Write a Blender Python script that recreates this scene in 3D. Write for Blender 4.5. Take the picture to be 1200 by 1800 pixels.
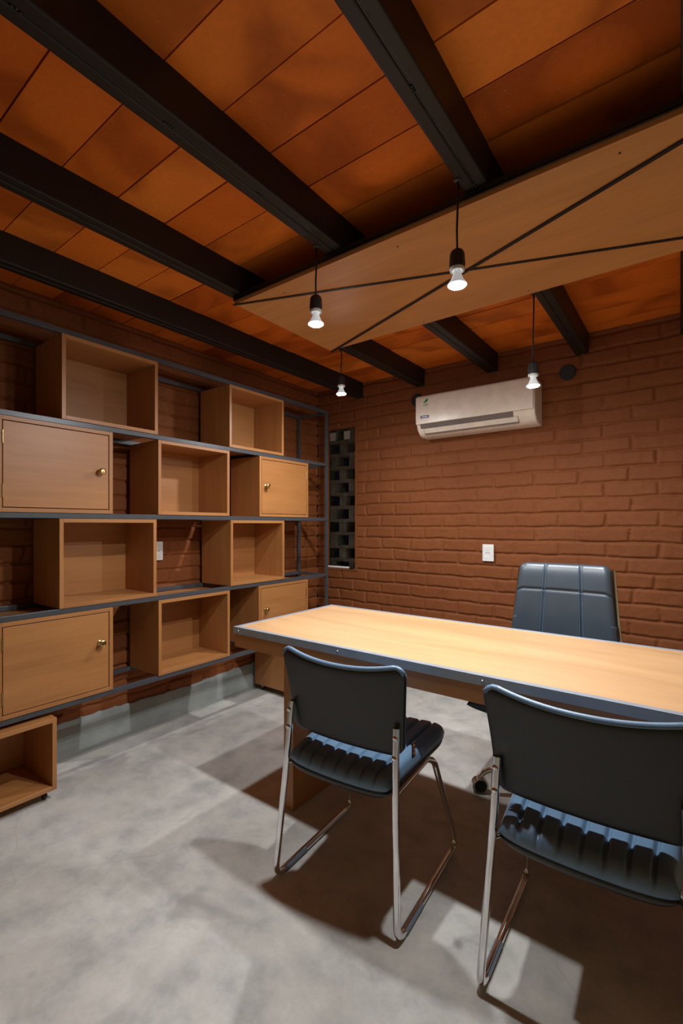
import bpy, bmesh, math, random
import numpy as np
from mathutils import Vector, Matrix

# ------------------------------------------------------------------ scene, camera, light
scene = bpy.context.scene
for o in list(bpy.data.objects):
    bpy.data.objects.remove(o, do_unlink=True)
C = scene.collection
R = math.radians
random.seed(7)

scene.view_settings.view_transform = 'Standard'
scene.view_settings.look = 'None'
scene.view_settings.gamma = 1
scene.view_settings.use_curve_mapping = False
scene.view_settings.exposure = 0.0
BULB_POWER = 2000.0                 # emission strength of the lit bulb faces
BULB_COLOUR = (0.95, 0.98, 1.0)
WORLD = 0.004                      # night outside

cam_data = bpy.data.cameras.new('camera')
cam = bpy.data.objects.new('camera', cam_data)
C.objects.link(cam)
cam.location = (0, 0, 1.22)
cam.rotation_euler = (R(90), 0, R(36.8))
cam_data.sensor_fit = 'VERTICAL'
cam_data.sensor_height = 36
cam_data.sensor_width = 24
cam_data.lens = 817 / 1800 * 36
cam_data.shift_y = 22 / 1800
cam_data.clip_start = 0.02
scene.camera = cam

world = bpy.data.worlds.new('night')
scene.world = world
world.use_nodes = True
world.node_tree.nodes['Background'].inputs[0].default_value = (0.35, 0.45, 0.7, 1)
world.node_tree.nodes['Background'].inputs[1].default_value = WORLD

# ------------------------------------------------------------------ materials
def nodes(name):
    m = bpy.data.materials.new(name)
    m.use_nodes = True
    nt = m.node_tree
    return m, nt, nt.nodes['Principled BSDF']

def ramp(nt, fac, stops):
    r = nt.nodes.new('ShaderNodeValToRGB')
    e = r.color_ramp.elements
    e[0].position, e[0].color = stops[0][0], (*stops[0][1], 1)
    e[1].position, e[1].color = stops[-1][0], (*stops[-1][1], 1)
    for p, c in stops[1:-1]:
        k = e.new(p); k.color = (*c, 1)
    nt.links.new(fac, r.inputs[0])
    return r.outputs[0]

def noise(nt, vec, scale, detail=4, rough=.5, dist=0):
    n = nt.nodes.new('ShaderNodeTexNoise')
    n.inputs['Scale'].default_value = scale
    n.inputs['Detail'].default_value = detail
    n.inputs['Roughness'].default_value = rough
    n.inputs['Distortion'].default_value = dist
    if vec is not None: nt.links.new(vec, n.inputs['Vector'])
    return n.outputs['Fac']

def mapping(nt, scale=(1, 1, 1), rnd=True):
    tc = nt.nodes.new('ShaderNodeTexCoord')
    mp = nt.nodes.new('ShaderNodeMapping')
    mp.inputs['Scale'].default_value = scale
    nt.links.new(tc.outputs['Object'], mp.inputs['Vector'])
    if rnd:
        oi = nt.nodes.new('ShaderNodeObjectInfo')
        mu = nt.nodes.new('ShaderNodeMath'); mu.operation = 'MULTIPLY'
        mu.inputs[1].default_value = 37
        nt.links.new(oi.outputs['Random'], mu.inputs[0])
        nt.links.new(mu.outputs[0], mp.inputs['Location'])
    return mp.outputs['Vector']

def mixc(nt, a, b, fac, mode='MIX'):
    m = nt.nodes.new('ShaderNodeMix'); m.data_type = 'RGBA'; m.blend_type = mode
    for s, v in ((0, fac), (6, a), (7, b)):
        if isinstance(v, (int, float)): m.inputs[s].default_value = v
        elif isinstance(v, tuple): m.inputs[s].default_value = (*v, 1)
        else: nt.links.new(v, m.inputs[s])
    return m.outputs[2]

def bump(nt, bsdf, h, strength=.3, dist=.002):
    b = nt.nodes.new('ShaderNodeBump')
    b.inputs['Strength'].default_value = strength
    b.inputs['Distance'].default_value = dist
    nt.links.new(h, b.inputs['Height'])
    nt.links.new(b.outputs[0], bsdf.inputs['Normal'])

def plain(name, col, rough=.5, metal=0, spec=.5, coat=0):
    m, nt, b = nodes(name)
    v = mapping(nt)
    n = noise(nt, v, 18, 3)
    c = ramp(nt, n, [(.3, tuple(k * .92 for k in col)), (.7, tuple(min(1, k * 1.06) for k in col))])
    nt.links.new(c, b.inputs['Base Color'])
    b.inputs['Roughness'].default_value = rough
    b.inputs['Metallic'].default_value = metal
    b.inputs['Specular IOR Level'].default_value = spec
    b.inputs['Coat Weight'].default_value = coat
    return m

def wood(name, axis, light=(.43, .185, .058), dark=(.30, .112, .030), rough=.42):
    m, nt, b = nodes(name)
    s = [38, 38, 38]; s[axis] = 2.2
    v = mapping(nt, tuple(s))
    s2 = [5, 5, 5]; s2[axis] = .9
    v2 = mapping(nt, tuple(s2))
    g = noise(nt, v, 1, 6, .6, .3)
    g2 = noise(nt, v2, 1, 4, .55, 1.2)
    mid = tuple(.55 * a_ + .45 * b_ for a_, b_ in zip(light, dark))
    c1 = ramp(nt, g, [(.25, mid), (.55, light), (.8, tuple(k * 1.06 for k in light))])
    c2 = ramp(nt, g2, [(.3, (.80, .76, .72)), (.6, (1, 1, 1)), (.75, (1.04, 1.03, 1.0))])
    c = mixc(nt, c1, c2, .8, 'MULTIPLY')
    nt.links.new(c, b.inputs['Base Color'])
    b.inputs['Roughness'].default_value = rough
    bump(nt, b, g, .08, .001)
    return m

M = {}
M['wood_x'] = wood('honey_plywood_x', 0)
M['wood_y'] = wood('honey_plywood_y', 1)
M['wood_z'] = wood('honey_plywood_z', 2)
M['desk_wood'] = wood('desk_plywood', 0, (.60, .355, .175), (.50, .27, .12), .38)
M['panel_wood'] = wood('canopy_plywood', 0, (.58, .275, .090), (.48, .205, .060), .55)
M['steel'] = plain('grey_painted_steel', (.30, .33, .37), .34, .1)
M['dark_steel'] = plain('dark_grey_steel', (.065, .069, .078), .36, .1)
M['beam'] = plain('black_painted_beam', (.016, .0135, .0125), .5, 0, .35)
M['black_metal'] = plain('black_metal', (.018, .018, .02), .4)
M['rubber'] = plain('black_rubber', (.012, .012, .013), .6)
M['plastic'] = plain('black_plastic', (.02, .022, .026), .38)
M['white'] = plain('white_plastic', (.78, .76, .73), .35)
M['cream'] = plain('cream_housing', (.80, .68, .58), .32)
M['slot'] = plain('grey_slot', (.16, .13, .12), .5)
M['chrome'] = plain('chrome', (.86, .86, .88), .09, 1)
M['zinc'] = plain('zinc', (.55, .56, .58), .3, 1)
M['brass'] = plain('antique_brass', (.55, .38, .16), .3, 1)
M['green'] = plain('green_print', (.01, .22, .05), .5)
M['blue'] = plain('blue_print', (.02, .05, .22), .4)
M['orange'] = plain('orange_label', (.55, .17, .03), .6)
M['grip'] = plain('clear_blue_glide', (.16, .21, .28), .25)
M['ceramic'] = plain('white_ceramic', (.7, .7, .68), .3)

def leather(name, col, rough, sheen=.0):
    m, nt, b = nodes(name)
    v = mapping(nt)
    n = noise(nt, v, 260, 3, .6)
    n2 = noise(nt, v, 9, 3, .5)
    c = ramp(nt, n2, [(.3, tuple(k * .9 for k in col)), (.7, tuple(k * 1.1 for k in col))])
    nt.links.new(c, b.inputs['Base Color'])
    b.inputs['Roughness'].default_value = rough
    b.inputs['Specular IOR Level'].default_value = .7
    bump(nt, b, n, .25, .0006)
    return m
M['leather'] = leather('blue_sheen_leather', (.11, .19, .29), .36)  # blue lamp sheen on black leather put into the base colour
M['office_leather'] = leather('office_chair_leather', (.040, .054, .070), .38)
M['shell'] = leather('black_vinyl_back', (.006, .006, .006), .42)

# bulb: glass body and the lit face
m, nt, b = nodes('lit_bulb_face')
b.inputs['Base Color'].default_value = (.9, .9, .9, 1)
b.inputs['Emission Color'].default_value = (*BULB_COLOUR, 1)
b.inputs['Emission Strength'].default_value = BULB_POWER
M['lit'] = m
m, nt, b = nodes('window_glass')
b.inputs['Base Color'].default_value = (.9, .95, .95, 1)
b.inputs['Roughness'].default_value = .03
b.inputs['Transmission Weight'].default_value = 1
b.inputs['IOR'].default_value = 1.02
M['glass'] = m

m, nt, b = nodes('glowing_bulb_neck')
b.inputs['Base Color'].default_value = (.7, .7, .68, 1)
b.inputs['Roughness'].default_value = .3
b.inputs['Emission Color'].default_value = (.92, .97, 1, 1)
b.inputs['Emission Strength'].default_value = .3
M['neck'] = m

# painted brick
def brick_paint(name, a, b_):
    m, nt, b = nodes(name)
    v = mapping(nt, rnd=False)
    n1 = noise(nt, v, 2.2, 4, .6)
    n2 = noise(nt, v, 45, 4, .6)
    c = ramp(nt, n1, [(.3, a), (.7, b_)])
    c = mixc(nt, c, ramp(nt, n2, [(.3, (.86, .86, .86)), (.7, (1.06, 1.06, 1.06))]), .8, 'MULTIPLY')
    nt.links.new(c, b.inputs['Base Color'])
    b.inputs['Roughness'].default_value = .72
    b.inputs['Specular IOR Level'].default_value = .25
    bump(nt, b, n2, .5, .002)
    return m
M['brick'] = brick_paint('terracotta_painted_brick', (.185, .054, .0145), (.22, .068, .020))
M['plaster'] = plain('beige_plaster', (.52, .46, .24), .8)
M['brick_left'] = brick_paint('terracotta_brick_left', (.205, .058, .0145), (.245, .074, .020))

# clay ceiling tiles, joints every tile (joints themselves are geometry)
m, nt, b = nodes('clay_ceiling_tile')
v = mapping(nt, rnd=False)
at = nt.nodes.new('ShaderNodeAttribute'); at.attribute_name = 'tile'
sh = nt.nodes.new('ShaderNodeVectorMath'); sh.operation = 'MULTIPLY_ADD'
cmb = nt.nodes.new('ShaderNodeCombineXYZ')
for q in range(3): nt.links.new(at.outputs['Fac'], cmb.inputs[q])
nt.links.new(cmb.outputs[0], sh.inputs[0]); sh.inputs[1].default_value = (31, 17, 11)
nt.links.new(v, sh.inputs[2])
n1 = noise(nt, sh.outputs[0], 2.6, 2, .45, .9)
n2 = noise(nt, v, 60, 3, .6)
c = ramp(nt, at.outputs['Fac'], [(0, (.64, .145, .015)), (.5, (.78, .195, .022)), (1, (.86, .25, .034))])
c = mixc(nt, c, ramp(nt, n1, [(.36, (.50, .42, .42)), (.44, (.78, .74, .75)), (.52, (1, 1, 1)), (.66, (1.12, 1.16, 1.15))]), .75, 'MULTIPLY')  # wavy sheen of each glossy tile put into the colour as blotches
c = mixc(nt, c, ramp(nt, n2, [(.3, (.92, .92, .92)), (.7, (1.05, 1.05, 1.05))]), .8, 'MULTIPLY')
dust = ramp(nt, noise(nt, v, 130, 2, .5), [(.73, (0, 0, 0)), (.78, (1, 1, 1))])
c = mixc(nt, c, (.62, .36, .22), dust)
nt.links.new(c, b.inputs['Base Color'])
b.inputs['Roughness'].default_value = .5
b.inputs['Specular IOR Level'].default_value = .22
bump(nt, b, n1, .35, .012)
M['tile'] = m

# polished concrete
m, nt, b = nodes('polished_concrete')
v = mapping(nt, rnd=False)
n1 = noise(nt, v, 1.6, 5, .62, .6)
n2 = noise(nt, v, 7, 6, .65)
n3 = noise(nt, v, 70, 3, .6)
c = ramp(nt, n1, [(.28, (.40, .38, .345)), (.45, (.54, .52, .48)), (.62, (.63, .61, .57)), (.8, (.69, .67, .635))])
c = mixc(nt, c, ramp(nt, n2, [(.3, (.66, .67, .69)), (.48, (.93, .93, .93)), (.58, (1.02, 1.01, 1.0)), (.72, (1.13, 1.11, 1.08))]), .9, 'MULTIPLY')
c = mixc(nt, c, ramp(nt, n3, [(.3, (.95, .95, .95)), (.7, (1.04, 1.04, 1.04))]), .8, 'MULTIPLY')
st = ramp(nt, noise(nt, v, 3.6, 3, .55, .5), [(.60, (0, 0, 0)), (.70, (.55, .55, .55))])
c = mixc(nt, c, (.28, .27, .26), st)
vo = nt.nodes.new('ShaderNodeTexVoronoi'); vo.feature = 'DISTANCE_TO_EDGE'
vo.inputs['Scale'].default_value = .75
wv = nt.nodes.new('ShaderNodeVectorMath'); wv.operation = 'ADD'
nn = nt.nodes.new('ShaderNodeTexNoise'); nn.inputs['Scale'].default_value = 4
nt.links.new(v, nn.inputs['Vector']); nt.links.new(v, wv.inputs[0])
sc = nt.nodes.new('ShaderNodeVectorMath'); sc.operation = 'SCALE'; sc.inputs['Scale'].default_value = .16
nt.links.new(nn.outputs['Color'], sc.inputs[0]); nt.links.new(sc.outputs[0], wv.inputs[1])
nt.links.new(wv.outputs[0], vo.inputs['Vector'])
ck = ramp(nt, vo.outputs['Distance'], [(0, (.20, .20, .20)), (.0010, (0, 0, 0))])
c = mixc(nt, c, (.3, .29, .28), ck)
nt.links.new(c, b.inputs['Base Color'])
rr = ramp(nt, n2, [(.3, (.30, .30, .30)), (.7, (.46, .46, .46))])
nt.links.new(rr, b.inputs['Roughness'])
b.inputs['Specular IOR Level'].default_value = .45
bump(nt, b, n2, .06, .004)
M['floor'] = m

m, nt, b = nodes('rough_concrete_kerb')
v = mapping(nt, rnd=False)
vs = mapping(nt, (3, 3, 30), rnd=False)
n1 = noise(nt, v, 6, 5, .6)
n2 = noise(nt, vs, 1, 4, .6)
c = ramp(nt, n1, [(.3, (.25, .27, .255)), (.7, (.36, .38, .36))])
c = mixc(nt, c, ramp(nt, n2, [(.3, (.85, .85, .85)), (.7, (1.08, 1.08, 1.08))]), .8, 'MULTIPLY')
nt.links.new(c, b.inputs['Base Color'])
b.inputs['Roughness'].default_value = .8
bump(nt, b, n1, .4, .006)
M['kerb'] = m

m, nt, b = nodes('old_grey_brick')
v = mapping(nt)
n1 = noise(nt, v, 14, 5, .6)
nt.links.new(ramp(nt, n1, [(.3, (.10, .08, .058)), (.7, (.24, .20, .15))]), b.inputs['Base Color'])
b.inputs['Roughness'].default_value = .85
bump(nt, b, n1, .5, .004)
M['lattice'] = m

# ------------------------------------------------------------------ helpers
def tag(o, label=None, cat=None, group=None, kind=None):
    if label: o['label'] = label
    if cat: o['category'] = cat
    if group: o['group'] = group
    if kind: o['kind'] = kind
    return o

def thing(name, label, cat, loc=(0, 0, 0), rot=0, group=None):
    o = bpy.data.objects.new(name, None)
    o.empty_display_size = .1
    C.objects.link(o)
    o.location = loc
    o.rotation_euler = (0, 0, rot)
    return tag(o, label, cat, group)

def obj(name, bm, mat, parent=None, smooth=None, bevel=0, seg=2):
    bmesh.ops.recalc_face_normals(bm, faces=bm.faces[:])
    me = bpy.data.meshes.new(name)
    bm.to_mesh(me); bm.free()
    o = bpy.data.objects.new(name, me)
    C.objects.link(o)
    mats = mat if isinstance(mat, (list, tuple)) else [mat]
    for k in mats: me.materials.append(k)
    if parent: o.parent = parent
    if smooth:
        me.polygons.foreach_set('use_smooth', [True] * len(me.polygons))
        if smooth is not True:
            try: me.set_sharp_from_angle(angle=R(smooth))
            except Exception: pass
    if bevel:
        md = o.modifiers.new('bevel', 'BEVEL')
        md.width = bevel; md.segments = seg; md.limit_method = 'ANGLE'; md.angle_limit = R(40)
    return o

def box(bm, x0, x1, y0, y1, z0, z1, mi=0):
    v = [bm.verts.new((x, y, z)) for x in (x0, x1) for y in (y0, y1) for z in (z0, z1)]
    for q in ((0, 1, 3, 2), (4, 6, 7, 5), (0, 4, 5, 1), (2, 3, 7, 6), (0, 2, 6, 4), (1, 5, 7, 3)):
        f = bm.faces.new([v[i] for i in q]); f.material_index = mi
    return v

def fillet(pts, rad, n=6):
    P = [Vector(p) for p in pts]
    out = [P[0]]
    for i in range(1, len(P) - 1):
        a, b, c = P[i - 1], P[i], P[i + 1]
        d1, d2 = (a - b), (c - b)
        r = min(rad, d1.length * .49, d2.length * .49)
        p1, p2 = b + d1.normalized() * r, b + d2.normalized() * r
        for k in range(n + 1):
            t = k / n
            out.append(p1 * (1 - t) ** 2 + b * 2 * t * (1 - t) + p2 * t * t)
    out.append(P[-1])
    return out

def tube(bm, pts, r, n=12, rad=0, squash=None):
    P = fillet(pts, rad) if rad else [Vector(p) for p in pts]
    rings = []
    up = None
    for i, p in enumerate(P):
        d = (P[min(i + 1, len(P) - 1)] - P[max(i - 1, 0)]).normalized()
        if up is None:
            up = Vector((0, 0, 1)) if abs(d.z) < .9 else Vector((1, 0, 0))
        up = (up - d * up.dot(d)).normalized()
        s = d.cross(up)
        rr = r[i] if isinstance(r, (list, tuple)) else r
        rings.append([bm.verts.new(p + (up * math.cos(2 * math.pi * k / n) + s * math.sin(2 * math.pi * k / n)) * rr) for k in range(n)])
    for a, b in zip(rings, rings[1:]):
        for k in range(n):
            bm.faces.new((a[k], a[(k + 1) % n], b[(k + 1) % n], b[k]))
    bm.faces.new(rings[0][::-1]); bm.faces.new(rings[-1])

def lathe(bm, prof, n=24, c=(0, 0, 0), axis='z', mi=0, close=True):
    """prof: list of (radius, height)"""
    c = Vector(c)
    def pt(r, h, a):
        x, y = r * math.cos(a), r * math.sin(a)
        return c + {'z': Vector((x, y, h)), 'x': Vector((h, x, y)), 'y': Vector((x, h, y))}[axis]
    rings = []
    for r, h in prof:
        if r < 1e-6: rings.append([bm.verts.new(pt(0, h, 0))])
        else: rings.append([bm.verts.new(pt(r, h, 2 * math.pi * k / n)) for k in range(n)])
    for a, b in zip(rings, rings[1:]):
        for k in range(n):
            q = [a[k % len(a)], a[(k + 1) % len(a)], b[(k + 1) % len(b)], b[k % len(b)]]
            q2 = []
            for w in q:
                if w not in q2: q2.append(w)
            if len(q2) > 2:
                f = bm.faces.new(q2); f.material_index = mi
    if close:
        for rg in (rings[0], rings[-1]):
            if len(rg) > 2: bm.faces.new(rg).material_index = mi

def pillow(bm, f, th, nu=40, nv=30, e=6):
    """closed pad: f(u,w) -> (centre point, unit thickness direction); th(u,w) half thickness"""
    top, bot = {}, {}
    for i in range(nu + 1):
        for j in range(nv + 1):
            u, w = -math.cos(math.pi * i / nu), -math.cos(math.pi * j / nv)
            # mix of cosine and linear spacing keeps the rim dense
            u = .55 * u + .45 * (2 * i / nu - 1); w = .55 * w + .45 * (2 * j / nv - 1)
            p, d = f(u, w)
            k = max(0, (1 - abs(u) ** e) * (1 - abs(w) ** e)) ** .5
            t1, t2 = th(u, w)
            p, d = Vector(p), Vector(d)
            if i in (0, nu) or j in (0, nv):
                v = bm.verts.new(p); top[i, j] = v; bot[i, j] = v
            else:
                top[i, j] = bm.verts.new(p + d * t1 * k); bot[i, j] = bm.verts.new(p - d * t2 * k)
    for i in range(nu):
        for j in range(nv):
            bm.faces.new((top[i, j], top[i + 1, j], top[i + 1, j + 1], top[i, j + 1]))
            bm.faces.new((bot[i, j], bot[i, j + 1], bot[i + 1, j + 1], bot[i + 1, j]))

def dup(root, loc, rot=None):
    """copy a thing, its parts and their sub-parts"""
    def cp(o, parent):
        c = o.copy(); C.objects.link(c)
        if parent: c.parent = parent
        for ch in [k for k in bpy.data.objects if k.parent == o]:
            cp(ch, c)
        return c
    r = cp(root, None)
    r.location = loc
    if rot is not None: r.rotation_euler = (0, 0, rot)
    return r

# ------------------------------------------------------------------ room shell
XL, XR, YB, YF, ZC = -2.62, 1.45, 3.15, -1.35, 2.38
COURSE, BRL = .0885, .262

def smooth01(t): t = np.clip(t, 0, 1); return t * t * (3 - 2 * t)

def vnoise(x, y, seed, s):
    """cheap smooth value noise"""
    rs = np.random.RandomState(seed); T = rs.rand(97, 97)
    x = x * s + 500.3; y = y * s + 700.7
    xi, yi = np.floor(x).astype(int), np.floor(y).astype(int)
    fx, fy = smooth01(x - xi), smooth01(y - yi)
    g = lambda a, b: T[a % 97, b % 97]
    return (g(xi, yi) * (1 - fx) + g(xi + 1, yi) * fx) * (1 - fy) + (g(xi, yi + 1) * (1 - fx) + g(xi + 1, yi + 1) * fx) * fy

def brick_height(a, z, seed):
    wz = z + (vnoise(a, z, seed, 9) - .5) * .010 + (vnoise(a, z, seed + 1, 40) - .5) * .004
    row = np.floor((wz - .0535) / COURSE).astype(int)
    fz = (wz - .0535) / COURSE - row
    rs = np.random.RandomState(seed + 5); off = rs.rand(200) * .25
    aa = a + (vnoise(a, z, seed + 2, 12) - .5) * .018 + (row % 2) * BRL / 2 + off[row % 200] * .10
    col = np.floor(aa / BRL).astype(int)
    fa = aa / BRL - col
    h = rs.rand(200, 200)[row % 200, col % 200]
    dz = np.minimum(fz, 1 - fz) * COURSE
    da = np.minimum(fa, 1 - fa) * BRL
    # joints: narrow, the head joints filled with paint
    jz = smooth01((dz - .0035) / .008); ja = smooth01((da - .003) / .010)
    ja = 1 - (1 - ja) * (.35 + .65 * (rs.rand(200, 200)[col % 200, row % 200] > .35))
    body = np.minimum(jz, ja)
    tilt = (h - .5) * (fz - .5) * .008
    return body * (.0085 + h * .006) + tilt * body + (vnoise(a, z, seed + 3, 22) - .5) * .0035 + (vnoise(a, z, seed + 4, 80) - .5) * .0012

def wall_mesh(name, a0, a1, z0, z1, place, mat, seed, hole=None, da=.0075, dz=.0052):
    na, nz = int((a1 - a0) / da) + 1, int((z1 - z0) / dz) + 1
    A = np.linspace(a0, a1, na); Z = np.linspace(z0, z1, nz)
    if hole:
        A = np.sort(np.concatenate([A, [hole[0], hole[1]]])); Z = np.sort(np.concatenate([Z, [hole[2], hole[3]]]))
        na, nz = len(A), len(Z)
    AA, ZZ = np.meshgrid(A, Z, indexing='ij')
    Hh = brick_height(AA, ZZ, seed)
    P = place(AA, ZZ, Hh).reshape(-1, 3)
    i, j = np.meshgrid(np.arange(na - 1), np.arange(nz - 1), indexing='ij')
    base = (i * nz + j)
    F = np.stack([base, base + nz, base + nz + 1, base + 1], -1).reshape(-1, 4)
    if hole:
        ca = (A[:-1] + A[1:]) / 2; cz = (Z[:-1] + Z[1:]) / 2
        CA, CZ = np.meshgrid(ca, cz, indexing='ij')
        keep = ~((CA > hole[0]) & (CA < hole[1]) & (CZ > hole[2]) & (CZ < hole[3]))
        F = F[keep.reshape(-1)]
    me = bpy.data.meshes.new(name)
    me.vertices.add(len(P)); me.vertices.foreach_set('co', P.reshape(-1).astype('f'))
    me.loops.add(F.size); me.loops.foreach_set('vertex_index', F.reshape(-1).astype('i'))
    me.polygons.add(len(F)); me.polygons.foreach_set('loop_start', np.arange(0, F.size, 4).astype('i'))
    me.polygons.foreach_set('use_smooth', np.ones(len(F), bool))
    me.update(calc_edges=True); me.validate()
    me.materials.append(mat)
    o = bpy.data.objects.new(name, me); C.objects.link(o)
    return tag(o, kind='structure')

WX0, WX1, WZ0, WZ1 = -2.500, -2.214, .853, 2.03
wall_mesh('wall_back', XL, XR, .0, ZC, lambda a, z, h: np.stack([a, YB - h + .010, z], -1), M['brick'], 11, (WX0, WX1, WZ0, WZ1))
wall_mesh('wall_left', -.4, YB, .0, ZC, lambda a, z, h: np.stack([XL + h - .010, a, z], -1), M['brick_left'], 31)

bm = bmesh.new(); box(bm, XL - .2, XR + .2, YF - .2, YB + .2, -.12, 0)
tag(obj('floor', bm, M['floor']), kind='structure')
bm = bmesh.new(); box(bm, XR, XR + .15, YF, YB, 0, ZC)
tag(obj('wall_right', bm, M['plaster']), kind='structure')
bm = bmesh.new(); box(bm, XL - .15, XR + .15, YF - .15, YF, 0, ZC)
tag(obj('wall_front', bm, M['plaster']), kind='structure')
bm = bmesh.new(); box(bm, XL - .15, XL - .012, YF, -.4, 0, ZC)
tag(obj('wall_side', bm, M['brick']), kind='structure')

# ceiling: clay tiles spanning from beam to beam, one mesh with open joints
bm = bmesh.new()
lay = bm.faces.layers.float.new('tilef')
bays = [(XL - .02, -2.19), (-2.18, -1.65), (-1.645, -1.085), (-1.08, -.53), (-.525, .03), (.035, .60), (.605, 1.17), (1.175, XR + .02)]
vals = []
for bi, (x0, x1) in enumerate(bays):
    y = .30 - 9 * .1822 + (.006 if bi == 1 else 0)
    while y < YB:
        y1 = min(y + .1822, YB + .02)
        g = .0024
        dz = random.uniform(-.0015, .0015); rx = random.uniform(-.0012, .0012)
        v = box(bm, x0, x1, y + g, y1 - g, ZC, ZC + .04)
        for q in v:
            q.co.z += dz + rx * (1 if q.co.y > (y + y1) / 2 else -1)
        bm.faces.ensure_lookup_table()
        r = random.random()
        vals += [r] * 6
        y = y1
box(bm, XL - .2, XR + .2, YF - .2, YB + .2, ZC + .03, ZC + .12); vals += [.1] * 6
ce = obj('ceiling', bm, M['tile'])
at = ce.data.attributes.new('tile', 'FLOAT', 'FACE')
at.data.foreach_set('value', vals)
tag(ce, kind='structure')

# concrete kerb at the foot of the walls
def kerb(name, a0, a1, place, seed):
    rnd = random.Random(seed)
    bm = bmesh.new(); n = int((a1 - a0) / .03)
    rows = []
    zt = .180
    for i in range(n + 1):
        a = a0 + (a1 - a0) * i / n
        z = zt + .009 * math.sin(a * 5.1 + seed) + rnd.uniform(-.004, .004)
        fo = .012 + rnd.uniform(-.0015, .0015)
        prof = [(-.03, z), (fo * .7, z - .001), (fo, z - .008), (fo + .002, .09), (fo + .003, .02), (fo + .012, .0)]
        rows.append([bm.verts.new(place(a, d, zz)) for d, zz in prof])
    for p, q in zip(rows, rows[1:]):
        for k in range(len(p) - 1):
            bm.faces.new((p[k], q[k], q[k + 1], p[k + 1]))
    return tag(obj(name, bm, M['kerb'], smooth=40), kind='structure')
kerb('baseboard_left', -.4, YB, lambda a, d, z: (XL + d, a, z), 2)
kerb('baseboard_back', XL, XR, lambda a, d, z: (a, YB - d, z), 5)

# window: slot in the back wall, glass, sill rail and catch
bm = bmesh.new()
t_ = .024
box(bm, WX0 - .02, WX0, YB - .004, YB + t_, WZ0 - .02, WZ1 + .02)
box(bm, WX1, WX1 + .02, YB - .004, YB + t_, WZ0 - .02, WZ1 + .02)
box(bm, WX0, WX1, YB - .004, YB + t_, WZ0 - .02, WZ0)
box(bm, WX0, WX1, YB - .004, YB + t_, WZ1, WZ1 + .02)
win = tag(obj('window_1', bm, M['brick']), kind='structure')
bm = bmesh.new(); box(bm, WX0 + .004, WX1 - .004, YB + .012, YB + .015, WZ0 + .012, WZ1)
obj('glass_pane', bm, M['glass'], win)
bm = bmesh.new()
box(bm, WX0, WX1 - .03, YB - .006, YB + .010, WZ0, WZ0 + .014)
obj('window_frame', bm, M['white'], win, bevel=.002)
bm = bmesh.new()
box(bm, WX1 - .055, WX1 - .010, YB - .012, YB + .02, WZ0 + .0, WZ0 + .014)
tube(bm, [(WX1 - .03, YB - .005, WZ0 + .012), (WX1 - .024, YB - .005, WZ0 + .055)], .005)
obj('catch', bm, M['black_metal'], win)
for x in (WX0 + .005, WX0 + .155):
    bm = bmesh.new(); box(bm, x, x + .062, YB + .016, YB + .024, WZ1 - .09, WZ1 - .02)
    obj('packing_block', bm, M['ceramic'], win, bevel=.003)
# screen of spaced bricks outside the glass
bm = bmesh.new()
y0 = YB + .028; y1 = y0 + .12; pit = .112
rnd = random.Random(3)
k = 0; z = WZ0 - .06
while z < WZ1 + .1:
    box(bm, WX0 - .1, WX1 + .1, y0 + .004, y1, z, z + .028)                # mortar bed / flat course
    x = WX0 - .10 + (0 if k % 2 else .098)
    while x < WX1 + .12:
        box(bm, x, x + .070 + rnd.uniform(-.008, .008), y0 + rnd.uniform(0, .01), y1, z + .02, z + pit)
        x += .196
    z += pit; k += 1
br = obj('brick_screen', bm, M['lattice'], bevel=.003)
tag(br, 'screen of spaced grey bricks with dark gaps outside the narrow window', 'brick screen')
bm = bmesh.new()
box(bm, WX0 - .25, WX1 + .25, YB + .62, YB + .66, .4, 2.5)
tag(obj('wall_outside', bm, M['rubber']), kind='structure')

# ------------------------------------------------------------------ ceiling beams
def beam(name_label, xa, xb, w, y0=YF, y1=YB):
    """welded pair of steel channels; xa / xb = left face at y=1.0 and at the back wall"""
    root = thing('ceiling_beam', name_label, 'beam', ((xa + xb) / 2 + w / 2, y1, 2.26), 0, 'black steel beams under the tiled ceiling')
    s = (xb - xa) / (YB - 1.0)
    X = lambda y: xb + (y - YB) * s
    ox, oy, oz = root.location
    for side in (0, 1):
        bm = bmesh.new()
        for (ya, yb_) in ((y0, y1 + .006),):
            xs = [0, w / 2 - .0016] if side == 0 else [w / 2 + .0016, w]
            v = box(bm, xs[0], xs[1], ya, yb_, 2.26, ZC + .006)
            for q in v: q.co.x += X(q.co.y) - ox; q.co.y -= oy; q.co.z -= oz
        obj('channel', bm, M['beam'], root, bevel=.006, seg=3)
    bm = bmesh.new()
    v = box(bm, w / 2 - .004, w / 2 + .004, y0, y1 - .002, 2.2635, ZC)
    for q in v: q.co.x += X(q.co.y) - ox; q.co.y -= oy; q.co.z -= oz
    rnd = random.Random(int(xa * 1000))
    y = .35
    while y < y1 - .1:
        L = rnd.uniform(.02, .05)
        for i in range(int(L / .008)):
            c = Vector((X(y) + w / 2 - ox + rnd.uniform(-.002, .002), y + i * .008 - oy, 2.2605 - oz))
            lathe(bm, [(0, -.002), (.003, -.001), (.0045, .002)], 8, c, 'z')
        y += rnd.uniform(.28, .42)
    obj('weld_seam', bm, M['black_metal'], root, smooth=True)
    return root
beam('black steel ceiling beam nearest the shelves, running over the wall of cabinets', -2.235, -2.205, .072)
beam('black steel ceiling beam ending above the left end of the timber canopy', -1.692, -1.655, .072)
beam('black steel ceiling beam carrying the nearest left pendant bulb', -1.125, -1.115, .078)
beam('black steel ceiling beam carrying the nearest right pendant bulb, in the upper middle', -.566, -.562, .074)
beam('black steel ceiling beam at the right edge of the view', -.012, -.040, .075)

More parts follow.
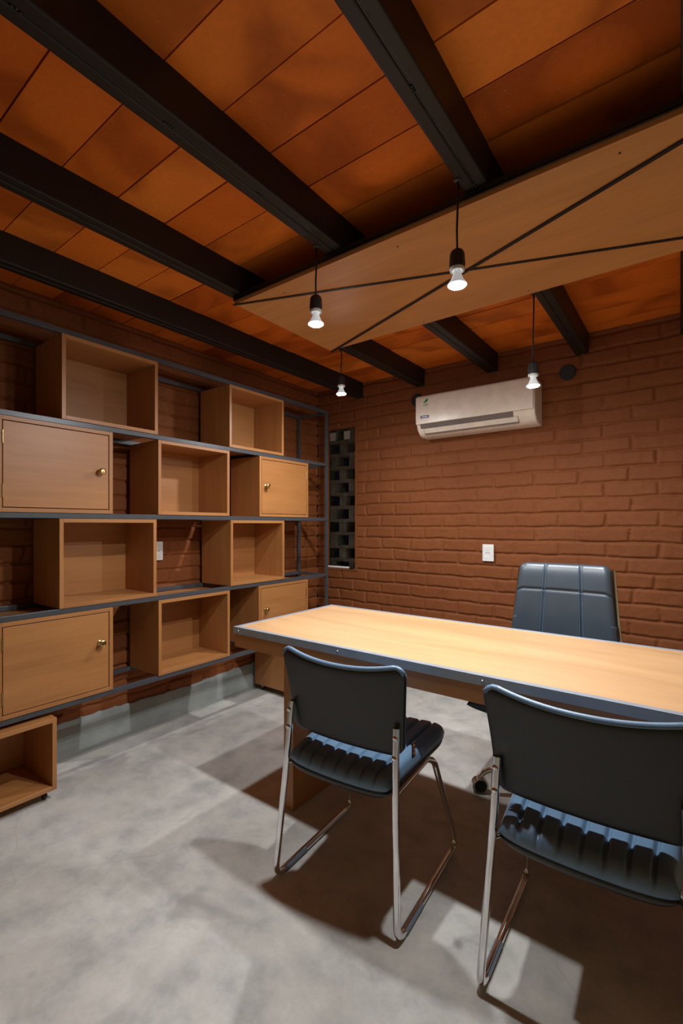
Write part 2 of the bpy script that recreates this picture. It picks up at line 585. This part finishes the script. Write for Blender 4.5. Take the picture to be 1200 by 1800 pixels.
# ------------------------------------------------------------------ timber canopy under the beams
PX0, PX1, PY0, PY1, PZ = -1.655, .245, 1.400, 2.105, 2.22
can = thing('ceiling_canopy', 'long plywood canopy with crossed steel straps hung under the ceiling beams', 'canopy', ((PX0 + PX1) / 2, (PY0 + PY1) / 2, PZ))
cx, cy, cz = can.location
def L(bm, o):                                       # world to local of an unrotated thing
    for v in bm.verts: v.co -= Vector(o)
    return bm
bm = bmesh.new(); box(bm, PX0, PX1, PY0 + .002, PY1, PZ, PZ + .018)
obj('plywood_board', L(bm, can.location), M['panel_wood'], can, bevel=.001)
bm = bmesh.new()
box(bm, PX0 - .004, PX1 + .004, PY0 - .004, PY0 + .026, PZ + .018, PZ + .0225)
box(bm, PX0 - .004, PX1 + .004, PY0 - .004, PY0, PZ + .015, PZ + .0395)
box(bm, PX0 - .004, PX1 + .004, PY1 - .02, PY1 + .004, PZ + .018, PZ + .0395)
box(bm, PX0 - .004, PX0 + .02, PY0, PY1, PZ + .018, PZ + .0395)
box(bm, PX1 - .02, PX1 + .004, PY0, PY1, PZ + .018, PZ + .0395)
obj('steel_frame', L(bm, can.location), M['beam'], can, bevel=.001)
for (xa, ya), (xb, yb_), zz in (((PX0 - .004, PY0 - .002), (PX1, PY1), PZ - .0035), ((PX0 - .0, PY1 + .01), (PX1, PY0), PZ - .0065)):
    bm = bmesh.new()
    d = Vector((xb - xa, yb_ - ya, 0)); l = d.length; d.normalize(); n = Vector((-d.y, d.x, 0)) * .0065
    vs = []
    for z in (zz, zz + .003):
        for p in (Vector((xa, ya, z)), Vector((xb, yb_, z))):
            for s in (-1, 1): vs.append(bm.verts.new(p + n * s))
    for q in ((0, 1, 3, 2), (4, 6, 7, 5), (0, 4, 5, 1), (2, 3, 7, 6), (0, 2, 6, 4), (1, 5, 7, 3)):
        bm.faces.new([vs[i] for i in q])
    obj('cross_strap', L(bm, can.location), M['beam'], can)
for x, y in ((-.84, 1.46), (-.55, 2.07), (-1.05, 2.08), (-.15, 1.45), (-1.4, 1.46)):
    bm = bmesh.new()
    lathe(bm, [(.0, -.0015), (.0035, -.001), (.004, .001)], 10, (x, y, PZ), 'z')
    obj('screw_head', L(bm, can.location), M['black_metal'], can)

# ------------------------------------------------------------------ pendant lamps
def pendant(label, x, y, zface, ztop=2.26):
    H_ = ztop - zface
    root = thing('pendant_lamp', label, 'lamp', (x, y, ztop), 0, 'bare bulb pendants round the canopy')
    # hook plate
    bm = bmesh.new()
    lathe(bm, [(0, 0), (.012, 0), (.012, -.003), (.004, -.006), (.003, -.014), (0, -.014)], 14)
    tube(bm, [(.0, .0, -.012), (.006, 0, -.018), (.004, 0, -.027), (-.003, 0, -.024)], .0016, 8)
    obj('ceiling_hook', bm, M['black_metal'], root, smooth=40)
    zs = -H_ + .118                                    # top of the socket
    bm = bmesh.new()
    tube(bm, [(.003, 0, -.012), (.0015, .001, -.35 * (H_ - .118)), (-.001, 0, -.7 * (H_ - .118)), (0, 0, zs - .004)], .0033, 10)
    obj('cord', bm, M['rubber'], root, smooth=True)
    bm = bmesh.new()
    lathe(bm, [(0, zs + .003), (.009, zs + .003), (.0185, zs - .004), (.0212, zs - .012), (.0236, zs - .05), (.0236, zs - .054), (.0, zs - .054)], 28)
    for k in range(14):
        a = 2 * math.pi * k / 14
        tube(bm, [(.0204 * math.cos(a), .0204 * math.sin(a), zs - .01), (.0228 * math.cos(a), .0228 * math.sin(a), zs - .046)], .0015, 6)
    obj('socket', bm, M['plastic'], root, smooth=45)
    bm = bmesh.new()
    lathe(bm, [(.0175, zs - .053), (.0215, zs - .053), (.0225, zs - .056), (.0225, zs - .060), (.0215, zs - .063), (.0165, zs - .063), (.0165, zs - .053)], 28, close=False)
    obj('socket_ring', bm, M['ceramic'], root, smooth=40)
    # bulb: neck widening to a shallow lit dome
    bm = bmesh.new()
    lathe(bm, [(.0125, zs - .055), (.0125, zs - .072), (.0145, zs - .078), (.0195, zs - .090), (.0265, zs - .100), (.0285, zs - .104), (.0287, zs - .1058), (.0275, zs - .1060), (.0270, zs - .1035)], 32, close=False)
    bu = obj('bulb', bm, M['neck'], root, smooth=True)
    bm = bmesh.new()
    zr = zs - .104
    lathe(bm, [(.0272, zr - .0005), (.0265, zr - .0022), (.024, zr - .0045), (.018, zr - .0062), (.009, zr - .0072), (0, zr - .0075)], 28, close=False)
    obj('lit_face', bm, M['lit'], bu, smooth=True)
    return root
pendant('bare bulb pendant in front of the near left corner of the timber canopy', -1.118, 1.335, 1.957)
pendant('bare bulb pendant in front of the crossing of the canopy straps', -.562, 1.335, 1.931)
pendant('small distant bare bulb pendant beside the corner of the shelves', -1.664, 2.222, 1.987)
pendant('lowest hanging bare bulb pendant, in front of the right end of the air conditioner', -.562, 2.190, 1.831)

# ------------------------------------------------------------------ shelving on the left wall
XF, XBK = -2.290, -2.600
RZ = [2.118, 1.702, 1.272, .835, .402]              # tops of the rails
RT = .024
SY0, SY1 = -.30, 2.885
fr = thing('shelving_frame', 'tall grey steel shelving frame holding the wooden boxes along the left wall', 'shelving frame', ((XF + XBK) / 2, (SY0 + SY1) / 2, .378))
fl = fr.location
for z in RZ:
    for x0, x1, nm in ((XF - .022, XF, 'front_rail'), (XBK, XBK + .02, 'rear_rail')):
        bm = bmesh.new()
        box(bm, x0, x1, SY0, SY1, z - RT, z)
        obj(nm, L(bm, fl), M['dark_steel'], fr, bevel=.0015)
    for y in (SY0, 1.16, SY1 - .02):
        bm = bmesh.new(); box(bm, XBK + .02, XF - .022, y, y + .02, z - RT, z - .004)
        obj('cross_rail', L(bm, fl), M['dark_steel'], fr)
for x0, x1 in ((XF - .020, XF), (XBK, XBK + .02)):
    for y0 in (SY0, SY1 - .020):
        zlo = RZ[4] - RT if y0 < 0 or x0 < -2.5 else .0
        bm = bmesh.new(); box(bm, x0 + .001, x1 - .001, y0, y0 + .0195, zlo if y0 < 0 else 0.0, RZ[0] - .001)
        obj('post', L(bm, fl), M['dark_steel'], fr, bevel=.001)

TH = .018
def open_box(label, y0, y1, row=None, z0=None, z1=None, xf=XF + .004, group='open wooden boxes on the steel frame', cat='storage box', name='open_storage_box', back=True, xb=XBK + .022):
    if row is not None:
        z1 = RZ[row] - RT - .001; z0 = RZ[row + 1] + .001
    if z1 - z0 > .45: z1 = z0 + .45
    root = thing(name, label, cat, ((xf + xb) / 2, (y0 + y1) / 2, z0), 0, group)
    o = root.location
    def part(nm, a, mat):
        bm = bmesh.new(); box(bm, *a); return obj(nm, L(bm, o), mat, root, bevel=.0008, seg=1)
    part('bottom_panel', (xb, xf, y0 + TH, y1 - TH, z0, z0 + TH), M['wood_y'])
    part('top_panel', (xb, xf, y0 + TH, y1 - TH, z1 - TH, z1), M['wood_y'])
    part('side_panel', (xb, xf, y0, y0 + TH, z0, z1), M['wood_z'])
    part('side_panel', (xb, xf, y1 - TH, y1, z0, z1), M['wood_z'])
    if back: part('back_panel', (xb, xb + .006, y0 + TH, y1 - TH, z0 + TH, z1 - TH), M['wood_y'])
    root['dims'] = 0; del root['dims']
    return root, (xb, xf, y0, y1, z0, z1)

def cupboard(label, y0, y1, row, knob_right, zk):
    root, (xb, xf, y0, y1, z0, z1) = open_box(label, y0, y1, row, group='wooden cupboards with brass knobs on the steel frame', cat='cupboard', name='wall_cupboard')
    o = root.location
    bm = bmesh.new()
    g = .0035
    box(bm, xf - .019, xf - .001, y0 + TH + g, y1 - TH - g, z0 + TH + g, z1 - TH - g)
    dr = obj('door', L(bm, o), M['wood_y'], root, bevel=.001)
    yk = (y1 - TH - .045) if knob_right else (y0 + TH + .040)
    bm = bmesh.new()
    kz = z0 + (z1 - z0) * zk
    lathe(bm, [(0, -.001), (.013, 0), (.0135, .003), (.008, .006), (.0065, .012), (.010, .017), (.0155, .021), (.0165, .026), (.015, .031), (.011, .034), (.0105, .032), (.006, .032), (.0, .034)], 28, (xf - .001, yk, kz), 'x')
    obj('knob', L(bm, o), M['brass'], dr, smooth=35)
    yh = y0 + TH + g / 2 if knob_right else y1 - TH - g / 2
    for f in (.22, .78):
        bm = bmesh.new()
        zc = z0 + (z1 - z0) * f
        tube(bm, [(xf + .001, yh, zc - .028), (xf + .001, yh, zc + .028)], .0034, 10)
        obj('hinge', L(bm, o), M['brass'], dr, smooth=40)
    return root

open_box('open wooden box in the top row, above the upper left cupboard', .932, 1.410, 0)
open_box('open wooden box in the top row, farthest from the camera near the bulb', 1.896, 2.378, 0)
cupboard('upper left wooden cupboard with a brass knob at its right side', .684, 1.166, 1, True, .50)
open_box('open wooden box in the second row, between the two upper cupboards', 1.412, 1.896, 1)
cupboard('upper right wooden cupboard with a brass knob at its left side', 2.148, 2.640, 1, False, .51)
open_box('open wooden box in the third row, between the two left cupboards', .922, 1.402, 2)
open_box('open wooden box in the third row, above the lower right cupboard', 1.906, 2.384, 2)
cupboard('lower left wooden cupboard with a brass knob, above the wheeled crate', .684, 1.167, 3, True, .60)
open_box('open wooden box in the lowest row, between the two lower cupboards', 1.414, 1.898, 3)
cupboard('lower right wooden cupboard partly hidden behind the desk corner', 2.141, 2.636, 3, False, .60)

def trolley(label, y0, y1, xf=-2.250, xb=-2.575, z0=.045, z1=.362):
    root, _ = open_box(label, y0, y1, None, z0, z1, xf, 'low wooden crates on castors', 'crate', 'wheeled crate'.replace(' ', '_'), True, xb)
    o = root.location.copy()
    root.location.z = 0
    for ch in [k for k in bpy.data.objects if k.parent == root]: ch.location.z = z0
    o.z = 0
    for x in (xf - .045, xb + .045):
        for y in (y0 + .045, y1 - .035):
            bm = bmesh.new()
            box(bm, x - .017, x + .017, y - .014, y + .014, z0 - .004, z0 - .0005)
            for s in (-1, 1):
                vs = [bm.verts.new((x - .003 + dx, y + s * .0095 + dy, z)) for dy in (-.001, .001) for dx, z in ((-.012, z0 - .003), (.012, z0 - .003), (.006, .016), (-.004, .016))]
                bm.faces.new(vs[:4][::-1]); bm.faces.new(vs[4:])
                for k in range(4): bm.faces.new((vs[k], vs[(k + 1) % 4], vs[4 + (k + 1) % 4], vs[4 + k]))
            ca = obj('castor', L(bm, o), M['zinc'], root)
            bm = bmesh.new()
            lathe(bm, [(0, -.0075), (.016, -.0075), (.0185, -.005), (.0185, .005), (.016, .0075), (0, .0075)], 24, (x, y, .0187), 'y')
            obj('wheel', L(bm, o), M['rubber'], ca, smooth=40)
    return root
trolley('open wooden crate on castors on the floor, under the lower left cupboard', .415, .897)
trolley('wooden crate on castors behind the desk leg, under the lower right cupboard', 2.372, 2.850)

# wall sockets
def wall_plate(label, cat, loc, rot, w=.078, h=.116, holes=True):
    root = thing('wall_socket', label, cat, loc, rot)
    bm = bmesh.new(); box(bm, -w / 2, w / 2, -.009, 0, -h / 2, h / 2)
    obj('cover_plate', bm, M['white'], root, bevel=.004, seg=3)
    bm = bmesh.new(); box(bm, -w / 2 + .012, w / 2 - .012, -.0108, -.008, -h / 2 + .016, h / 2 - .016)
    mo = obj('outlet_module', bm, M['white'], root, bevel=.001)
    bm = bmesh.new()
    for x in (-.0095, .0095):
        lathe(bm, [(.0, -.0112), (.0032, -.0112), (.0032, -.0100), (0, -.0100)], 12, (x, 0, 0), 'y')
    lathe(bm, [(.0, -.0112), (.0018, -.0112), (.0018, -.0100), (0, -.0100)], 10, (0, 0, 0), 'y')
    obj('pin_holes', bm, M['rubber'], mo)
    return root
wall_plate('white wall socket on the brick wall left of the office chair', 'socket', (-1.098, YB - .010, 1.027), 0)
wall_plate('white wall socket half hidden behind the third-row wooden box', 'socket', (XL + .010, 1.60, 1.058), R(90))

# round black vent caps
def vent(label, x, z, r=.047):
    root = thing('vent_cap', label, 'vent', (x, YB - .005, z), 0)
    bm = bmesh.new()
    lathe(bm, [(0, .0), (r, 0), (r, -.010), (r * .93, -.013), (0, -.013)], 40, (0, 0, 0), 'y')
    obj('cap', bm, M['rubber'], root, smooth=40)
    return root
vent('round black vent cap on the brick wall right of the air conditioner', -.603, 2.160)
vent('round black vent cap half hidden behind the left end of the air conditioner', -1.640, 2.155)

# ------------------------------------------------------------------ air conditioner
AX0, AX1, AZ0, AZ1, AY0, AY1 = -1.553, -.752, 1.845, 2.128, 2.952, YB - .006
ac = thing('air_conditioner', 'white split air conditioner mounted high on the brick wall', 'air conditioner', ((AX0 + AX1) / 2, AY1, AZ0))
def profile_prism(bm, prof, x0, x1, o):
    a = [bm.verts.new(Vector((x0, y, z)) - o) for y, z in prof]
    b = [bm.verts.new(Vector((x1, y, z)) - o) for y, z in prof]
    n = len(prof)
    for k in range(n): bm.faces.new((a[k], a[(k + 1) % n], b[(k + 1) % n], b[k]))
    bm.faces.new(a[::-1]); bm.faces.new(b)
o = ac.location
body = [(AY1, AZ1 - .004), (AY1 - .12, AZ1 - .001), (AY0 + .03, AZ1 - .012), (AY0 + .014, AZ1 - .03), (AY0 + .012, AZ0 + .085), (AY0 + .026, AZ0 + .048), (AY0 + .055, AZ0 + .018), (AY0 + .085, AZ0 + .002), (AY1, AZ0)]
bm = bmesh.new(); profile_prism(bm, body, AX0, AX1, o)
obj('housing', bm, M['cream'], ac, bevel=.008, seg=4, smooth=50)
bm = bmesh.new()
fp = [(AY0 + .011, AZ1 - .02), (AY0 + .020, AZ1 - .008), (AY0 + .040, AZ1 + .002), (AY0 + .020, AZ1 + .000), (AY0 + .004, AZ1 - .010), (AY0 - .002, AZ1 - .022), (AY0 - .003, AZ0 + .12), (AY0 - .001, AZ0 + .082), (AY0 + .006, AZ0 + .079), (AY0 + .011, AZ0 + .085)]
profile_prism(bm, fp, AX0 + .002, AX1 - .006, o)
obj('front_panel', bm, M['cream'], ac, bevel=.003, seg=3, smooth=50)
bm = bmesh.new()
sl = [(AY0 + .0095, AZ0 + .078), (AY0 + .0135, AZ0 + .086), (AY0 + .030, AZ0 + .086), (AY0 + .030, AZ0 + .050), (AY0 + .0225, AZ0 + .052)]
profile_prism(bm, sl, AX0 + .03, AX1 - .13, o)
obj('air_slot', bm, M['slot'], ac)
bm = bmesh.new()
fo = [(AY0 + .0245, AZ0 + .049), (AY0 + .028, AZ0 + .050), (AY0 + .056, AZ0 + .019), (AY0 + .053, AZ0 + .014)]
profile_prism(bm, [(y - .0015, z) for y, z in fo], AX0 + .052, AX1 - .105, o)
obj('louver', bm, M['cream'], ac, bevel=.0008, seg=1)
bm = bmesh.new()
profile_prism(bm, [(y - .0006, z + dz) for (y, z), dz in zip(fo, (.002, .002, -.002, -.002))], AX0 + .049, AX1 - .102, o)
obj('louver_gap', bm, M['slot'], ac)
# printed marks: green leaf with three letters, blue brand strip
yp = AY0 - .0035
bm = bmesh.new()
def flat(bm, pts, y, o, t=.0006):
    a = [bm.verts.new(Vector((x, y, z)) - o) for x, z in pts]; b = [bm.verts.new(Vector((x, y + t, z)) - o) for x, z in pts]
    bm.faces.new(a); bm.faces.new(b[::-1])
    n = len(pts)
    for k in range(n): bm.faces.new((a[k], b[k], b[(k + 1) % n], a[(k + 1) % n]))
lx, lz = AX0 + .083, AZ1 - .050
flat(bm, [(lx - .006, lz - .008), (lx - .011, lz + .004), (lx - .004, lz + .014), (lx + .012, lz + .022), (lx + .014, lz + .010), (lx + .008, lz - .002)], yp, o)
flat(bm, [(lx - .014, lz - .012), (lx - .020, lz - .002), (lx - .013, lz + .004), (lx - .009, lz - .006)], yp, o)
obj('leaf_sticker', bm, M['green'], ac)
cu = bpy.data.curves.new('eco_text', 'FONT'); cu.body = 'CRP'; cu.size = .021; cu.extrude = .0003; cu.align_x = 'CENTER'
to = bpy.data.objects.new('tmp_text', cu); C.objects.link(to)
dg = bpy.context.evaluated_depsgraph_get()
me = bpy.data.meshes.new_from_object(to.evaluated_get(dg)); bpy.data.objects.remove(to)
lt = bpy.data.objects.new('sticker_lettering', me); C.objects.link(lt); me.materials.clear(); me.materials.append(M['green'])
lt.parent = ac; lt.rotation_euler = (R(90), 0, 0); lt.location = Vector((lx - .002, yp, lz - .030)) - o
bm = bmesh.new()
bx, bz = AX0 + .073, AZ0 + .128
flat(bm, [(bx - .032, bz - .009), (bx + .032, bz - .009), (bx + .032, bz + .009), (bx - .032, bz + .009)], yp, o)
obj('brand_label', bm, M['blue'], ac)
bm = bmesh.new()
flat(bm, [(bx - .022, bz - .003), (bx + .022, bz - .003), (bx + .022, bz + .003), (bx - .022, bz + .003)], yp - .0006, o)
obj('label_stripe', bm, M['white'], ac)

# ------------------------------------------------------------------ desk
DX0, DX1, DY0, DY1, DZ = -1.652, .345, 1.392, 2.112, .759
dk = thing('desk', 'long plywood desk with a grey steel edge and panel legs', 'desk', ((DX0 + DX1) / 2, (DY0 + DY1) / 2, 0))
o = dk.location
bm = bmesh.new(); box(bm, DX0 + .022, DX1 - .022, DY0 + .022, DY1 - .022, DZ - .02, DZ - .001)
obj('desktop', L(bm, o), M['desk_wood'], dk)
bm = bmesh.new()
t = .003; w = .022; h = .031
for (x0, x1, y0, y1) in ((DX0, DX1, DY0, DY0 + w), (DX0, DX1, DY1 - w, DY1), (DX0, DX0 + w, DY0 + w, DY1 - w), (DX1 - w, DX1, DY0 + w, DY1 - w)):
    box(bm, x0, x1, y0, y1, DZ - t, DZ)
for (x0, x1, y0, y1) in ((DX0, DX1, DY0, DY0 + t), (DX0, DX1, DY1 - t, DY1), (DX0, DX0 + t, DY0 + t, DY1 - t), (DX1 - t, DX1, DY0 + t, DY1 - t)):
    box(bm, x0, x1, y0, y1, DZ - h, DZ - t)
obj('steel_edge', L(bm, o), M['steel'], dk, bevel=.0008, seg=1)
AZB = .670
for nm, a in (('apron', (DX0 + .006, DX1 - .006, DY0 + .0012, DY0 + .024, AZB, DZ - .021)), ('apron', (DX0 + .006, DX1 - .006, DY1 - .024, DY1 - .006, AZB, DZ - .021)),
              ('apron', (DX0 + .006, DX0 + .024, DY0 + .024, DY1 - .024, AZB, DZ - .021)), ('apron', (DX1 - .024, DX1 - .006, DY0 + .024, DY1 - .024, AZB, DZ - .021)),
              ('underside_panel', (DX0 + .024, DX1 - .024, DY0 + .024, DY1 - .024, AZB + .002, AZB + .014))):
    bm = bmesh.new(); box(bm, *a); obj(nm, L(bm, o), M['wood_x'], dk, bevel=.001)
for x0, x1 in ((-1.402, -1.347), (.062, .117)):
    bm = bmesh.new(); box(bm, x0, x1, 1.458, DY1 - .066, 0, AZB)
    obj('panel_leg', L(bm, o), M['wood_z'], dk, bevel=.002)
for x in (-1.62, -1.06, -.505, .06):
    bm = bmesh.new()
    lathe(bm, [(0, -.003), (.003, -.0028), (.0045, -.001), (.0045, .0)], 14, (x, DY0, DZ - .0165), 'y')
    obj('screw_head', L(bm, o), M['zinc'], dk, smooth=40)

# ------------------------------------------------------------------ visitor chairs
def visitor_chair(label, loc, rot):
    root = thing('visitor_chair', label, 'chair', (loc[0], loc[1], 0), rot, 'visitor chairs in front of the desk')
    r = .011
    # chromed sled frames, left and right
    for s in (-1, 1):
        bm = bmesh.new()
        pts = [(s * .203, .052, .605), (s * .207, .040, .46), (s * .232, .0, r), (s * .232, .50, r), (s * .205, .345, .385), (s * .195, .30, .405), (s * .185, .09, .385)]
        P = [Vector(pts[0]), Vector(pts[1])] + fillet([pts[1], pts[2], pts[3]], .045, 8)[1:-1]
        P += fillet([pts[2], pts[3], pts[4], pts[5]], .07, 8)[len([0]):-1]
        # remove the duplicate stretch between the two fillets
        Q = []
        for p in P:
            if not Q or (p - Q[-1]).length > 1e-4: Q.append(p)
        Q += [Vector(pts[5]), Vector(pts[6])]
        tube(bm, Q, r, 14)
        obj('sled_leg', bm, M['chrome'], root, smooth=40)
        for yy, zz in ((.051, .578), (.046, .520)):
            bm = bmesh.new()
            lathe(bm, [(.0, -.018), (.004, -.018), (.0075, -.015), (.008, -.010), (.008, -.0)], 16, (s * .2048, yy - .0, zz), 'y')
            obj('bolt', bm, M['chrome'], root, smooth=40)
        bm = bmesh.new()
        tube(bm, [(s * .232, .045, .0095), (s * .232, .165, .0095)], .0122, 14)
        obj('runner_glide', bm, M['grip'], root, smooth=40)
    bm = bmesh.new()
    tube(bm, [(-.211, .032, .395), (-.17, .10, .392), (.17, .10, .392), (.211, .032, .395)], .008, 12, .03)
    tube(bm, [(-.198, .33, .392), (.198, .33, .392)], .008, 12)
    obj('cross_bar', bm, M['chrome'], root, smooth=40)
    # back: hard vinyl shell behind, leather pad in front
    def back_pt(u, w, off):
        v = max(0.0, (w + 1) / 2)
        half = .218 + .022 * v ** 1.5
        zb = .500 + .006 * u * u; zt = .768 + .030 * abs(u) ** 2.2
        rc = max(0, (abs(u) - .86) / .14)
        zt -= .026 * rc * rc; zb += .020 * rc * rc
        hx = half * (1 - .03 * max(0, (abs(w) - .85) / .15) ** 2)
        x = u * hx
        z = zb + (zt - zb) * v
        y = .068 - .050 * v ** 1.3 + .024 * u * u * (.4 + .6 * v) + off
        return Vector((x, y, z))
    def nrm(u, w):
        e = .01
        a = back_pt(u + e, w, 0) - back_pt(u - e, w, 0); b_ = back_pt(u, w + e, 0) - back_pt(u, w - e, 0)
        n = a.cross(b_).normalized()
        return n if n.y > 0 else -n
    bm = bmesh.new()
    pillow(bm, lambda u, w: (back_pt(u, w, .004), nrm(u, w)), lambda u, w: (.002, .010), 40, 30, 14)
    bk = obj('back_shell', bm, M['shell'], root, smooth=True)
    bm = bmesh.new()
    pillow(bm, lambda u, w: (back_pt(u * .997, w * .985 + .012, .010), nrm(u, w)), lambda u, w: (.030 - .004 * abs(math.cos(w * 9)) ** 6, .004), 48, 60, 10)
    obj('back_cushion', bm, M['leather'], root, smooth=True)
    bm = bmesh.new()
    path = [back_pt(u, 1, .006) + Vector((0, 0, -.001)) for u in [-1 + k / 20 for k in range(41)]]
    tube(bm, path, .0085, 10)
    obj('piping', bm, M['leather'], root, smooth=True)
    # seat
    def seat_pt(u, w, dz):
        x = u * (.205 + .014 * w - .020 * max(0, (w - .6) / .4) ** 2)
        y = .243 + w * .233 - .012 * abs(u) ** 6 * (1 if w > 0 else -1)
        z = .436 + .010 * w - .008 * max(0, (-w - .75)) ** 1.5 - .020 * max(0, w - .6) ** 1.5 - .010 * (1 - u * u) + dz
        return Vector((x, y, z))
    bm = bmesh.new()
    rib = lambda u: 1 - .30 * (abs(math.cos(u * math.pi * 4.0)) ** 18)
    pillow(bm, lambda u, w: (seat_pt(u, w, 0), Vector((0, 0, 1))), lambda u, w: (.042 * rib(u), .018), 160, 34, 12)
    obj('seat_cushion', bm, M['leather'], root, smooth=True)
    bm = bmesh.new()
    pillow(bm, lambda u, w: (seat_pt(u * .985, w * .985, -.012), Vector((0, 0, 1))), lambda u, w: (.010, .036), 40, 30, 9)
    obj('seat_shell', bm, M['shell'], root, smooth=True)
    return root
c1 = visitor_chair('black leather visitor chair on a chrome sled frame, in front of the desk leg', (-.908, 1.158), R(3.5))
# small label tab on the side of this one
bm = bmesh.new(); box(bm, .224, .227, .118, .138, .492, .539)
tb = obj('label_tab', bm, M['rubber'], c1)
bm = bmesh.new()
for z in (.504, .516, .528): lathe(bm, [(0, .2285), (.005, .2282), (.0055, .2265)], 12, (0, .128, z), 'x')
obj('label_print', bm, M['orange'], tb)
c2 = dup(c1, (-.205, 1.190, 0), R(1.5))
for ch in [k for k in bpy.data.objects if k.parent == c2 and k.name.startswith('label_tab')]:
    for g in [k for k in bpy.data.objects if k.parent == ch]: bpy.data.objects.remove(g)
    bpy.data.objects.remove(ch)
c2['label'] = 'black leather visitor chair cut off by the right edge, nearest the camera'

# ------------------------------------------------------------------ office chair behind the desk
oc = thing('office_chair', 'black leather office chair with stitched back and chrome base behind the desk', 'chair', (-.500, 2.270, 0), 0)
def oc_back(u, w):
    v = (w + 1) / 2
    half = .262 - .055 * v
    rc = max(0, (abs(u) - .82) / .18)
    z = .47 + v * .555 - (.020 * rc * rc if w > 0 else 0)
    y = .185 + .075 * v + .035 * (1 - v) ** 3 - .030 * u * u * .9
    return Vector((u * half, y, z)), Vector((0, -1, .12)).normalized()
def groove(u, w):
    g = 0
    for uc in (-.39, .37): g = max(g, math.exp(-((u - uc) / .018) ** 2))
    for wc in (.52, -.35): g = max(g, math.exp(-((w - wc) / .014) ** 2))
    puff = (1 - ((u * 1.35) % 1 - .5) ** 2)
    return (.034 - .013 * g - (.004 if w < .52 else 0), .040)
bm = bmesh.new(); pillow(bm, oc_back, groove, 110, 110, 12)
bk = obj('backrest', bm, M['office_leather'], oc, smooth=True)
bm = bmesh.new()
for uc in (-.39, .37):
    for du in (-.030, .030):
        pts = []
        for k in range(31):
            w = -.9 + 1.84 * k / 30
            p, d = oc_back(uc + du, w); pts.append(p + d * (.034 * max(0, (1 - abs(uc) ** 12) * (1 - abs(w) ** 12)) ** .5 - (.004 if w < .52 else 0)))
        tube(bm, pts, .0011, 6)
for wc in (.49,):
    pts = []
    for k in range(25):
        u = -.95 + 1.9 * k / 24
        p, d = oc_back(u, wc); pts.append(p + d * (.030 * max(0, (1 - abs(u) ** 12)) ** .5))
    tube(bm, pts, .0013, 6)
obj('stitching', bm, M['leather'], bk, smooth=True)
# side frames in chrome running along back and seat
for s in (-1, 1):
    bm = bmesh.new()
    pts = [(s * .213, .262, 1.00), (s * .235, .232, .75), (s * .262, .215, .47), (s * .262, .14, .425), (s * .255, -.20, .43), (s * .235, -.235, .43)]
    tube(bm, pts, .009, 12, .08)
    obj('side_frame', bm, M['chrome'], oc, smooth=40)
def oc_seat(u, w):
    return Vector((u * (.25 - .01 * w), -.105 + w * .262, .462 - .03 * max(0, -w - .6) ** 1.4 - .012 * (1 - u * u))), Vector((0, 0, 1))
bm = bmesh.new(); pillow(bm, oc_seat, lambda u, w: (.045 - .008 * math.exp(-((u - .36) / .03) ** 2) - .008 * math.exp(-((u + .36) / .03) ** 2), .028), 60, 40, 8)
obj('seat', bm, M['office_leather'], oc, smooth=True)
bm = bmesh.new()
lathe(bm, [(.0, .095), (.030, .095), (.030, .13), (.024, .14), (.024, .28), (.014, .285), (.014, .40), (.0, .40)], 24)
box(bm, -.09, .09, -.12, .10, .398, .436)
obj('gas_lift', bm, M['black_metal'], oc, smooth=40)
for k in range(5):
    a = R(214 + 72 * k)
    d = Vector((math.cos(a), math.sin(a), 0))
    bm = bmesh.new()
    tube(bm, [Vector((0, 0, .115)) + d * .02, Vector((0, 0, .118)) + d * .12, Vector((0, 0, .106)) + d * .24, Vector((0, 0, .085)) + d * .305, Vector((0, 0, .066)) + d * .318], [.021, .018, .015, .013, .012], 14)
    lg = obj('base_leg', bm, M['chrome'], oc, smooth=40)
    bm = bmesh.new()
    side = Vector((-d.y, d.x, 0)); c = d * .325; n = 22
    for s in (-1, 1):
        ca = c + side * s * .014
        rings = []
        for rr_, tt in ((0, -.007), (.024, -.007), (.027, -.004), (.027, .004), (.024, .007), (0, .007)):
            rings.append([bm.verts.new(ca + side * tt + Vector((0, 0, .027)) + (d * math.cos(2 * math.pi * q / n) + Vector((0, 0, 1)) * math.sin(2 * math.pi * q / n)) * rr_) for q in range(n)] if rr_ else [bm.verts.new(ca + side * tt + Vector((0, 0, .027)))])
        for A_, B_ in zip(rings, rings[1:]):
            for q in range(n):
                f = []
                for w_ in (A_[q % len(A_)], A_[(q + 1) % len(A_)], B_[(q + 1) % len(B_)], B_[q % len(B_)]):
                    if w_ not in f: f.append(w_)
                bm.faces.new(f)
    tube(bm, [c + Vector((0, 0, .027)) - side * .018, c + Vector((0, 0, .027)) + side * .018], .006, 10)
    ca_ = obj('castor', bm, M['rubber'], lg, smooth=40)
    bm = bmesh.new()
    tube(bm, [c + Vector((0, 0, .03)), c - d * .006 + Vector((0, 0, .07))], .006, 10)
    arc = [c + Vector((0, 0, .027)) + (d * math.cos(q) + Vector((0, 0, 1)) * math.sin(q)) * .031 for q in [R(k_) for k_ in range(-25, 206, 15)]]
    for s in (-1, 0, 1): tube(bm, [p_ + side * s * .013 for p_ in arc], .0065, 10)
    obj('castor_hood', bm, M['chrome'], lg, smooth=40)
